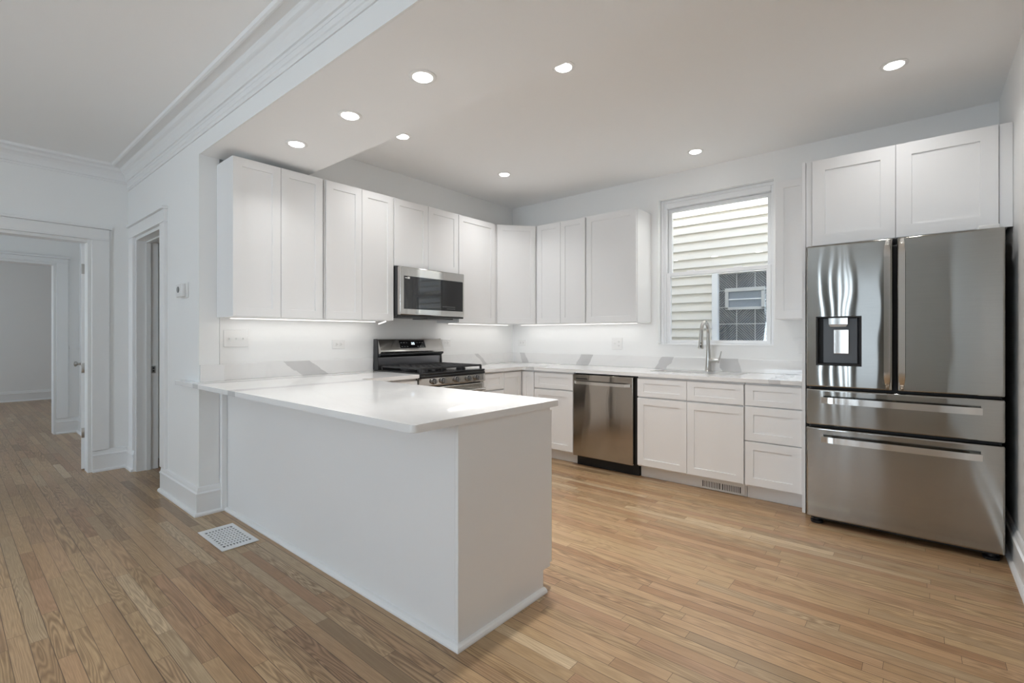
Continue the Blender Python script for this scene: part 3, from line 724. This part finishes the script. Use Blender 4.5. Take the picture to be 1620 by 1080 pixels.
# grates
gx0, gx1 = -3.665, RXF - .02
for gi in range(3):
    a = RY0 + .022 + gi * .238; b = a + .234
    mb = MB(); zt = .957; bwid = .0085
    def bar(x0, y0, x1, y1, z0=zt - .016, z1=zt):
        mb.box(min(x0, x1) - bwid / 2, max(x0, x1) + bwid / 2, min(y0, y1) - bwid / 2, max(y0, y1) + bwid / 2, z0, z1, .0025)
    bar(gx0, a, gx1, a); bar(gx0, b, gx1, b); bar(gx0, a, gx0, b); bar(gx1, a, gx1, b)
    for q in (.25, .5, .75): bar(gx0, a + (b - a) * q, gx1, a + (b - a) * q)
    for q in (.17, .34, .5, .66, .83): bar(gx0 + (gx1 - gx0) * q, a, gx0 + (gx1 - gx0) * q, b)
    for px_ in (gx0, gx1):
        for py_ in (a, b): mb.box(px_ - .009, px_ + .009, py_ - .008, py_ + .008, .9175, .95, .002)
    mb.build('grate', M_iron, t)
for bx, by, br in ((-3.52, 2.68, .04), (-3.27, 2.68, .048), (-3.40, 2.905, .05), (-3.52, 3.13, .036), (-3.27, 3.13, .045)):
    MB().lathe((bx, by, .9175), (0, 0, 1), [(0, br), (.012, br * .9), (.014, br * .75), (.02, br * .74), (.022, br * .6), (.0222, 0)], 24).build('burner', M_iron, t, smooth=40)
# backguard
side = [(-3.772, .9175), (-3.772, 1.190), (-3.722, 1.192), (-3.716, 1.188), (-3.672, 1.092), (-3.668, 1.078), (-3.674, 1.066), (-3.715, 1.052), (-3.722, 1.040), (-3.722, .9175)]
bgd = MB().extrude(side, 'y', RY0 + .0075, RY1 - .0075).build('backguard', M_steel, t)
MB().extrude([(-3.772, .9175), (-3.772, 1.192), (-3.726, 1.194), (-3.70, .9175)], 'y', RY0 - .001, RY0 + .007).build('end_cap', M_darksteel, t)
MB().extrude([(-3.772, .9175), (-3.772, 1.192), (-3.726, 1.194), (-3.70, .9175)], 'y', RY1 - .007, RY1 + .001).build('end_cap', M_darksteel, t)
MB().extrude([(-3.673, 1.0645), (-3.7135, 1.0515), (-3.7205, 1.041), (-3.7205, 1.024), (-3.706, 1.03), (-3.672, 1.050)], 'y', RY0 + .009, RY1 - .009).build('vent_slot', M_black, bgd)
MB().box(-3.7217, -3.7185, RY0 + .0085, RY1 - .0085, .9178, 1.022, .0005).build('splash_panel', mat('dark_steel_panel', (.16, .16, .17), .28, 1.0), bgd, 'darker steel panel under the vent slot')
# slanted display
p0 = Vector((-3.716, 0, 1.188)); p1 = Vector((-3.672, 0, 1.092)); dd = (p1 - p0); nn = Vector((-dd.z, 0, dd.x)).normalized()
if nn.x < 0: nn = -nn
def slant(s0, s1, y0, y1, h0, h1, name, m, par):
    q = []
    for s_, h_ in ((s0, h0), (s1, h0), (s1, h1), (s0, h1)):
        v = p0 + dd * s_ + nn * h_; q.append((v.x, v.z))
    return MB().extrude(q, 'y', y0, y1).build(name, m, par)
dp = slant(.10, .84, 2.755, 3.055, .0002, .0018, 'display', M_glassblk, t)
def seven(mbq, s_, y0, w, h, on):
    segs = {'a': (0, 0, w, 0), 'g': (0, h / 2, w, h / 2), 'd': (0, h, w, h), 'f': (0, 0, 0, h / 2), 'b': (w, 0, w, h / 2), 'e': (0, h / 2, 0, h), 'c': (w, h / 2, w, h)}
    for k in on:
        a0, b0, a1, b1 = segs[k]; th = .0016
        ya, yb = y0 + min(a0, a1) - th, y0 + max(a0, a1) + th; sa, sb = s_ + (min(b0, b1) - th) / .1056, s_ + (max(b0, b1) + th) / .1056
        q = []
        for ss, hh in ((sa, .0019), (sb, .0019), (sb, .0023), (sa, .0023)):
            v = p0 + dd * ss + nn * hh; q.append((v.x, v.z))
        mbq.extrude(q, 'y', ya, yb)
mb = MB(); seven(mb, .32, 2.893, .011, .02, 'abgdec'); seven(mb, .32, 2.914, .011, .02, 'abcdefg')
mb.build('clock_digits', M_digit, dp)
M_mark = mat('button_mark', (.22, .22, .23), .4)
for k in range(9):
    if 3 <= k <= 5: continue
    for s_ in (.30, .68):
        slant(s_, s_ + .05, 2.768 + k * .031, 2.786 + k * .031, .0019, .0021, 'button', M_mark, dp)

# ------------------------------------------------------------------ microwave
MX = -3.380; MY0, MY1, MZ0, MZ1 = 2.528, 3.284, 1.388, 1.8235
t = thing('microwave', 'stainless over-the-range microwave with black glass door, above the gas range', 'microwave', (-3.58, (MY0 + MY1) / 2, MZ0))
MB().box(WX + .002, MX - .047, MY0, MY1, MZ0 + .004, MZ1, .003).build('body', M_darksteel, t)
dr = MB().box(MX - .046, MX, MY0 + .001, MY1 - .001, MZ0 + .014, MZ1 - .006, .008, 3).build('door', M_steel, t, smooth=40)
MB().box(MX - .0005, MX + .0015, 2.566, 2.990, MZ0 + .066, MZ1 - .085, .0007).build('door_window', M_glassblk, dr)
pn = MB().box(MX - .0005, MX + .0018, 2.992, 3.262, MZ0 + .066, MZ1 - .085, .0007).build('control_panel', mat('control_glass', (.012, .012, .013), .16), t)
M_key = mat('key_mark', (.30, .30, .30), .5)
for k in range(9):
    MB().box(MX + .0019, MX + .0021, 3.005 + k * .018, 3.013 + k * .018, MZ0 + .10, MZ0 + .105).build('button', M_key, pn)
    if k > 2: MB().box(MX + .0019, MX + .0021, 3.005 + k * .018, 3.012 + k * .018, MZ0 + .083, MZ0 + .088).build('button', M_key, pn)
MB().box(MX + .0016, MX + .0019, 2.577, 2.600, MZ1 - .106, MZ1 - .098).box(MX + .0016, MX + .0019, 2.603, 2.628, MZ1 - .109, MZ1 - .092).build('sticker', M_plate, dr, 'small white sticker')
MB().box(MX - .046, MX - .006, MY0 + .006, MY1 - .006, MZ0 - .002, MZ0 + .013, .003).build('vent_grille', M_black, t)
MB().box(-3.70, MX - .10, MY0 + .06, MY0 + .34, MZ0 - .006, MZ0 + .003, .002).box(-3.70, MX - .10, MY0 + .38, MY0 + .70, MZ0 - .012, MZ0 + .003, .002).build('grease_filter', M_greypl, t)

# ------------------------------------------------------------------ dishwasher
DX0, DX1 = -2.510, -1.870
t = thing('dishwasher', 'stainless dishwasher with bowed bar handle between white base cabinets', 'dishwasher', ((DX0 + DX1) / 2, 4.15, 0))
MB().box(DX0 + .003, DX1 - .001, BYF + .035, WY - .02, .10, CT - .004, .002).build('body', M_black, t)
MB().box(DX0 + .005, DX1, BYF + .062, BYF + .085, .001, .099, .001).build('toe_panel', M_blackmat, t)
dd_ = MB().box(DX0 + .003, -1.897, BYF - .012, BYF + .034, .100, .862, .005, 3).build('door', M_dw, t, smooth=40)
MB().box(-2.477, -2.352, BYF - .0135, BYF - .0118, .8165, .8275, .0004).build('badge', M_black, dd_, 'small dark badge')
hp = []
n_ = 14
for i in range(n_ + 1):
    s_ = i / n_; x = -2.487 + s_ * (2.487 - 1.918); bow = .040 * min(1, math.sin(PI * s_) * 4) if 0 < s_ < 1 else .0
    yy = BYF - .012 - bow - .006 * math.sin(PI * s_)
    hp.append([(x, yy - .008, .776), (x, yy - .008, .802), (x, yy + .004, .802), (x, yy + .004, .776)])
MB().loft(hp).build('handle', M_bright, dd_)

# ------------------------------------------------------------------ refrigerator
FX0, FX1, FYF = -.572, .345, 3.657
t = thing('refrigerator', 'stainless French-door refrigerator with water dispenser and two freezer drawers', 'refrigerator', ((FX0 + FX1) / 2, 4.05, 0))
MB().box(FX0 + .006, FX1 - .006, FYF + .078, 4.40, .035, 1.772, .004).build('body', M_darksteel, t)
MB().box(FX0 + .02, FX1 - .02, FYF + .05, FYF + .0775, .03, 1.76).build('door_gasket', M_blackmat, t)
def fdoor(name, x0, x1, z0, z1): return MB().box(x0, x1, FYF, FYF + .049, z0, z1, .010, 4).build(name, M_fridge, t, smooth=40)
dl = fdoor('door', FX0, -.1275, .893, 1.803); drr = fdoor('door', -.1065, FX1, .893, 1.803)
d_1 = fdoor('drawer', FX0, FX1, .648, .879); d_2 = fdoor('drawer', FX0, FX1, .050, .631)
# dispenser recess
hx0, hx1, hz0, hz1 = -.517, -.277, 1.032, 1.345
boolean_cut(dl, MB().box(hx0, hx1, FYF - .02, FYF + .0475, hz0, hz1), 40)
if not dl.data.materials: dl.data.materials.append(M_fridge)
dsp = MB().box(hx0 + .001, hx1 - .001, FYF + .042, FYF + .047, hz0 + .001, hz1 - .001).box(hx0 + .0005, hx0 + .010, FYF - .002, FYF + .042, hz0 + .0005, hz1 - .0005, .002).box(hx1 - .010, hx1 - .0005, FYF - .002, FYF + .042, hz0 + .0005, hz1 - .0005, .002)\
    .box(hx0 + .010, hx1 - .010, FYF - .002, FYF + .042, hz1 - .010, hz1 - .0005, .002).box(hx0 + .010, hx1 - .010, FYF - .002, FYF + .042, hz0 + .0005, hz0 + .012, .002).build('dispenser', M_blackmat, dl, 'black water dispenser recess')
MB().box(hx0 + .035, hx1 - .022, FYF + .030, FYF + .0415, hz0 + .015, hz1 - .011, .003).build('tmpname', M_greypl, dl).name = 'dispenser_back'
MB().loft([[(-.449, FYF + .002, 1.334), (-.348, FYF + .002, 1.334), (-.348, FYF + .04, 1.334), (-.449, FYF + .04, 1.334)], [(-.449, FYF + .002, 1.295), (-.348, FYF + .002, 1.295), (-.348, FYF + .04, 1.295), (-.449, FYF + .04, 1.295)], [(-.440, FYF + .005, 1.279), (-.357, FYF + .005, 1.279), (-.357, FYF + .04, 1.279), (-.440, FYF + .04, 1.279)]]).build('dispenser_nozzle', M_steel, dl)
MB().box(-.424, -.343, FYF + .018, FYF + .0295, 1.108, 1.262, .003).build('dispenser_paddle', M_handle, dl)
def vhandle(x0, x1, z0, z1, par):
    rings = []
    L = z1 - z0; n_ = 24
    for i in range(n_ + 1):
        s_ = i / n_
        if s_ < .09: k = s_ / .09; o = -.004 + .056 * math.sin(k * PI / 2); xi = .008 * (1 - k)
        elif s_ > .93: k = (1 - s_) / .07; o = -.004 + .056 * math.sin(k * PI / 2); xi = .008 * (1 - k)
        else: o = .052; xi = 0
        z = z0 + L * s_; y = FYF - o
        rings.append([(x0 + xi, y - .011, z), (x1 - xi, y - .011, z), (x1 - xi, y + .006, z), (x0 + xi, y + .006, z)])
    return MB().loft(rings).build('handle', M_handle, par, smooth=30)
vhandle(-.166, -.136, .900, 1.796, dl); vhandle(-.098, -.068, .900, 1.796, drr)
def hhandle(x0, x1, z0, z1, par):
    rings = []; n_ = 30
    for i in range(n_ + 1):
        s_ = i / n_; e = min(s_, 1 - s_)
        if e < .07: o = .050 - .006 * (1 - e / .07)
        else: o = .05
        x = x0 + (x1 - x0) * s_; y = FYF - o - .010 * math.sin(PI * s_) * .3
        rings.append([(x, y - .010, z0), (x, y - .010, z1), (x, y + .004, z1), (x, y + .004, z0)])
    mbq = MB().loft(rings)
    for xe in (x0, x1 - .05): mbq.box(xe + .002, xe + .048, FYF - .048, FYF + .0005, z0 + .008, z1 - .008, .004)
    return mbq.build('handle', M_handle, par, smooth=30)
hhandle(-.482, .254, .796, .834, d_1); hhandle(-.482, .254, .548, .584, d_2)
for q in (FX0 + .05, FX1 - .05):
    MB().lathe((q, FYF + .07, .0005), (0, 0, 1), [(0, .034), (.014, .036), (.018, .020), (.034, .018), (.0345, 0)], 20).build('foot', M_blackmat, t, smooth=40)
MB().box(FX0 + .02, FX1 - .02, FYF + .10, FYF + .125, .018, .0495).build('base_grille', M_blackmat, t)
MB().box(FX1 - .105, FX1 - .02, FYF + .02, FYF + .12, 1.8035, 1.826, .004).build('hinge_cover', M_plate, t, 'pale hinge cover')

# ------------------------------------------------------------------ switches, outlets, thermostat, registers
PL = 'wall outlets and switches'
def plate(name, label, cat, f, uc, zc, w, h, n): 
    t = thing(name, label, cat, f(uc, n, zc), PL)
    MB().fbox(f, uc - w / 2, uc + w / 2, n + .0005, n + .0065, zc - h / 2, zc + h / 2, .002).build('cover_plate', M_plate, t)
    return t
def duplex(t, f, uc, zc, n, horiz):
    for s_ in (-1, 1):
        cu, cz = (uc + s_ * .0195, zc) if horiz else (uc, zc + s_ * .0195)
        a, b = (.0135, .0165) if horiz else (.0165, .0135)
        sock = MB().fbox(f, cu - a, cu + a, n + .0066, n + .0085, cz - b, cz + b, .001).build('socket', M_plate, t)
        mb = MB()
        for k in (-1, 1):
            if horiz: mb.fbox(f, cu - .005, cu + .003, n + .0086, n + .0089, cz + k * .0065 - .0012, cz + k * .0065 + .0012)
            else: mb.fbox(f, cu + k * .0065 - .0012, cu + k * .0065 + .0012, n + .0086, n + .0089, cz - .003, cz + .005)
        if horiz: mb.fbox(f, cu + .006, cu + .0095, n + .0086, n + .0089, cz - .002, cz + .002)
        else: mb.fbox(f, cu - .002, cu + .002, n + .0086, n + .0089, cz - .0095, cz - .006)
        mb.build('socket_slot', M_slot, sock)
t = plate('light_switch', 'white triple toggle switch plate on the wall below the end wall cabinet', 'switch', FS, 1.385, 1.203, .165, .122, WX)
for k in (-1, 0, 1):
    u = 1.385 + k * .046
    MB().fbox(FS, u - .006, u + .006, WX + .0066, WX + .0076, 1.190, 1.216, .0003).build('toggle_frame', M_plate, t)
    MB().fbox(FS, u - .004, u + .004, WX + .0077, WX + .020, 1.196, 1.207, .0012).build('toggle', M_plate, t)
t = plate('wall_outlet', 'white sideways duplex outlet on the wall between the switches and the range', 'outlet', FS, 2.192, 1.150, .122, .076, WX); duplex(t, FS, 2.192, 1.150, WX, True)
t = plate('wall_outlet', 'white sideways duplex outlet beside the range backguard towards the corner', 'outlet', FS, 3.415, 1.149, .122, .076, WX); duplex(t, FS, 3.415, 1.149, WX, True)
t = plate('wall_outlet', 'white sideways duplex outlet on the window wall near the corner', 'outlet', FW, -3.64, 1.139, .122, .076, -WY); duplex(t, FW, -3.64, 1.139, -WY, True)
t = plate('wall_outlet', 'white double-gang plate with switch and outlet under the wide wall cabinet', 'outlet', FW, -2.385, 1.142, .122, .119, -WY); duplex(t, FW, -2.362, 1.142, -WY, False)
MB().fbox(FW, -2.414, -2.402, -WY + .0066, -WY + .0076, 1.130, 1.154, .0003).build('toggle_frame', M_plate, t)
MB().fbox(FW, -2.412, -2.404, -WY + .0077, -WY + .019, 1.137, 1.147, .001).build('toggle', M_plate, t)
t = plate('wall_outlet', 'white outlet plate on the wall right beside the refrigerator panel', 'outlet', FW, -.722, 1.142, .074, .122, -WY); duplex(t, FW, -.722, 1.142, -WY, False)

t = thing('thermostat', 'small white wall thermostat with round grey dial beside the doorway', 'thermostat', (-4.06, YF, 1.546))
MB().fbox(FW, -4.10, -3.965, -YF + .0005, -YF + .008, 1.492, 1.602, .004, 3).build('back_plate', M_plate, t, smooth=40)
MB().fbox(FW, -4.135, -4.005, -YF + .0082, -YF + .034, 1.500, 1.596, .008, 3).build('housing', M_plate, t, smooth=40)
MB().lathe((-4.075, YF - .0342, 1.553), (0, -1, 0), [(0, .022), (.004, .022), (.006, .017), (.0062, 0)], 24).build('dial', mat('dial_grey', (.28, .28, .27), .4), t, smooth=40)

rx0, rx1, ry0, ry1 = -3.418, -3.014, 1.030, 1.230
t = thing('floor_register', 'white square-slotted floor register set in the oak floor beside the peninsula', 'vent', ((rx0 + rx1) / 2, (ry0 + ry1) / 2, 0))
fr = MB(); o_ = .045
nx_, ny_ = 9, 9
gx = [(rx0 + o_ + (rx1 - rx0 - 2 * o_) * i / nx_) for i in range(nx_ + 1)]; o2 = .024
gy = [(ry0 + o2 + (ry1 - ry0 - 2 * o2) * i / ny_) for i in range(ny_ + 1)]
fr.box(rx0, gx[0], ry0, ry1, .0005, .006, .002).box(gx[-1], rx1, ry0, ry1, .0005, .006, .002).box(gx[0] - .003, gx[-1] + .003, ry0, gy[0], .0005, .006, .002).box(gx[0] - .003, gx[-1] + .003, gy[-1], ry1, .0005, .006, .002)
for i in range(1, nx_): fr.box(gx[i] - .009, gx[i] + .009, gy[0] - .001, gy[-1] + .001, .0022, .0052)
for i in range(1, ny_): fr.box(gx[0] - .001, gx[-1] + .001, gy[i] - .0042, gy[i] + .0042, .002, .005)
fr.build('grille', mat('register_enamel', (.84, .85, .86), .35), t)
MB().box(gx[0] - .002, gx[-1] + .002, gy[0] - .002, gy[-1] + .002, .0005, .0012).build('duct_opening', mat('duct_dark', (.12, .12, .125), .7), t)

vx0, vx1 = -1.372, -1.018; vy = BYF + .0785
t = thing('toe_kick_register', 'white louvred register in the toe kick under the sink cabinet', 'vent', ((vx0 + vx1) / 2, vy, 0))
fr = MB().box(vx0, vx1, vy - .006, vy - .0005, .004, .018, .001).box(vx0, vx1, vy - .006, vy - .0005, .066, .098, .001).box(vx0, vx0 + .035, vy - .006, vy - .0005, .0175, .0665).box(vx1 - .03, vx1, vy - .006, vy - .0005, .0175, .0665)
xm = (vx0 + .035 + vx1 - .03) / 2
fr.box(xm - .006, xm + .006, vy - .006, vy - .0005, .0175, .0665)
for a, b in ((vx0 + .035, xm - .006), (xm + .006, vx1 - .03)):
    for i in range(1, 11): 
        q = a + (b - a) * i / 11; fr.box(q - .0032, q + .0032, vy - .005, vy - .0015, .0175, .0665)
fr.build('grille', M_cab, t)
MB().box(vx0 + .03, vx1 - .025, vy - .0014, vy - .0004, .0175, .0665).build('duct_opening', M_slot, t)

# ------------------------------------------------------------------ recessed downlights
DLG = 'recessed downlights'
def downlight(x, y, z, label, power=1.0):
    t = thing('recessed_downlight', label, 'light', (x, y, z), DLG)
    MB().lathe((x, y, z - .0005), (0, 0, -1), [(0, .066), (.002, .066), (.004, .060), (.004, .047), (.0015, .047)], 36).build('trim_ring', M_plate, t, smooth=40)
    MB().lathe((x, y, z - .0006), (0, 0, -1), [(0, .0465), (.004, .0458), (.008, .041), (.011, .032), (.013, .018), (.0136, 0)], 36).build('lens', M_lens, t)
    l = lamp('downlight_beam', 'AREA', (0, 0, -.0185), DOWN_W * power, WARM, shape='DISK', size=.10)
    l.parent = t
    l.data.spread = math.radians(118)
downlight(-3.075, 1.485, SOF, 'recessed downlight in the lowered ceiling closest to the wall cabinets', .36)
downlight(-2.448, 1.487, SOF, 'middle one of the three recessed downlights in the lowered ceiling', .36)
downlight(-1.818, 1.490, SOF, 'recessed downlight in the lowered ceiling above the free end of the peninsula', .36)
downlight(-3.06, 2.31, CEIL, 'recessed downlight in the high ceiling in front of the microwave', .75)
downlight(-1.567, 2.313, CEIL, 'recessed downlight in the high ceiling beside the lowered part, over the open floor', 4.3)
downlight(-3.038, 3.483, CEIL, 'recessed downlight in the high ceiling in front of the corner cabinet')
downlight(-1.44, 4.083, CEIL, 'recessed downlight in the ceiling directly above the sink window', .8)
downlight(-.115, 3.508, CEIL, 'recessed downlight in the ceiling just in front of the cabinet above the refrigerator', .5)

# ------------------------------------------------------------------ light strips under the wall cabinets
USG = 'under-cabinet light strips'
def strip(f, u0, u1, n, label):
    a = f((u0 + u1) / 2, n, UZ0)
    t = thing('light_strip', label, 'light', a, USG)
    MB().fbox(f, u0, u1, n - .012, n + .012, UZ0 - .0045, UZ0 - .0005, .001).build('channel', M_plate, t)
    MB().fbox(f, u0 + .004, u1 - .004, n - .006, n + .006, UZ0 - .0085, UZ0 - .0046, .001).build('diffuser', M_strip, t)
    c = f((u0 + u1) / 2, n, UZ0 - .0095)
    L = u1 - u0
    l = lamp('strip_glow', 'AREA', (0, 0, c[2] - a[2]), STRIP_W * L, (1, .965, .93), (0, 0, PI / 2 if f is FS else 0), shape='RECTANGLE', size=L, size_y=.012)
    l.parent = t
strip(FS, 1.30, 2.47, WX + .13, 'bright light strip under the cabinets between the switches and the microwave')
strip(FS, 3.33, 4.25, WX + .13, 'bright light strip under the cabinet between the microwave and the corner')
strip(FW, -3.55, -2.10, -WY + .13, 'bright light strip under the cabinets of the window wall')
t = thing('led_strip_end', 'short glowing LED strip end dangling below the cabinet beside the microwave', 'light', (-3.5, 2.43, UZ0), None)
MB().tube([(-3.50, 2.395, 1.322), (-3.50, 2.468, 1.3455)], .0045, 8).build('glowing_strip', M_strip, t)
MB().tube([(-3.50, 2.375, 1.349), (-3.50, 2.395, 1.326)], .0015, 6).build('wire', M_plate, t)
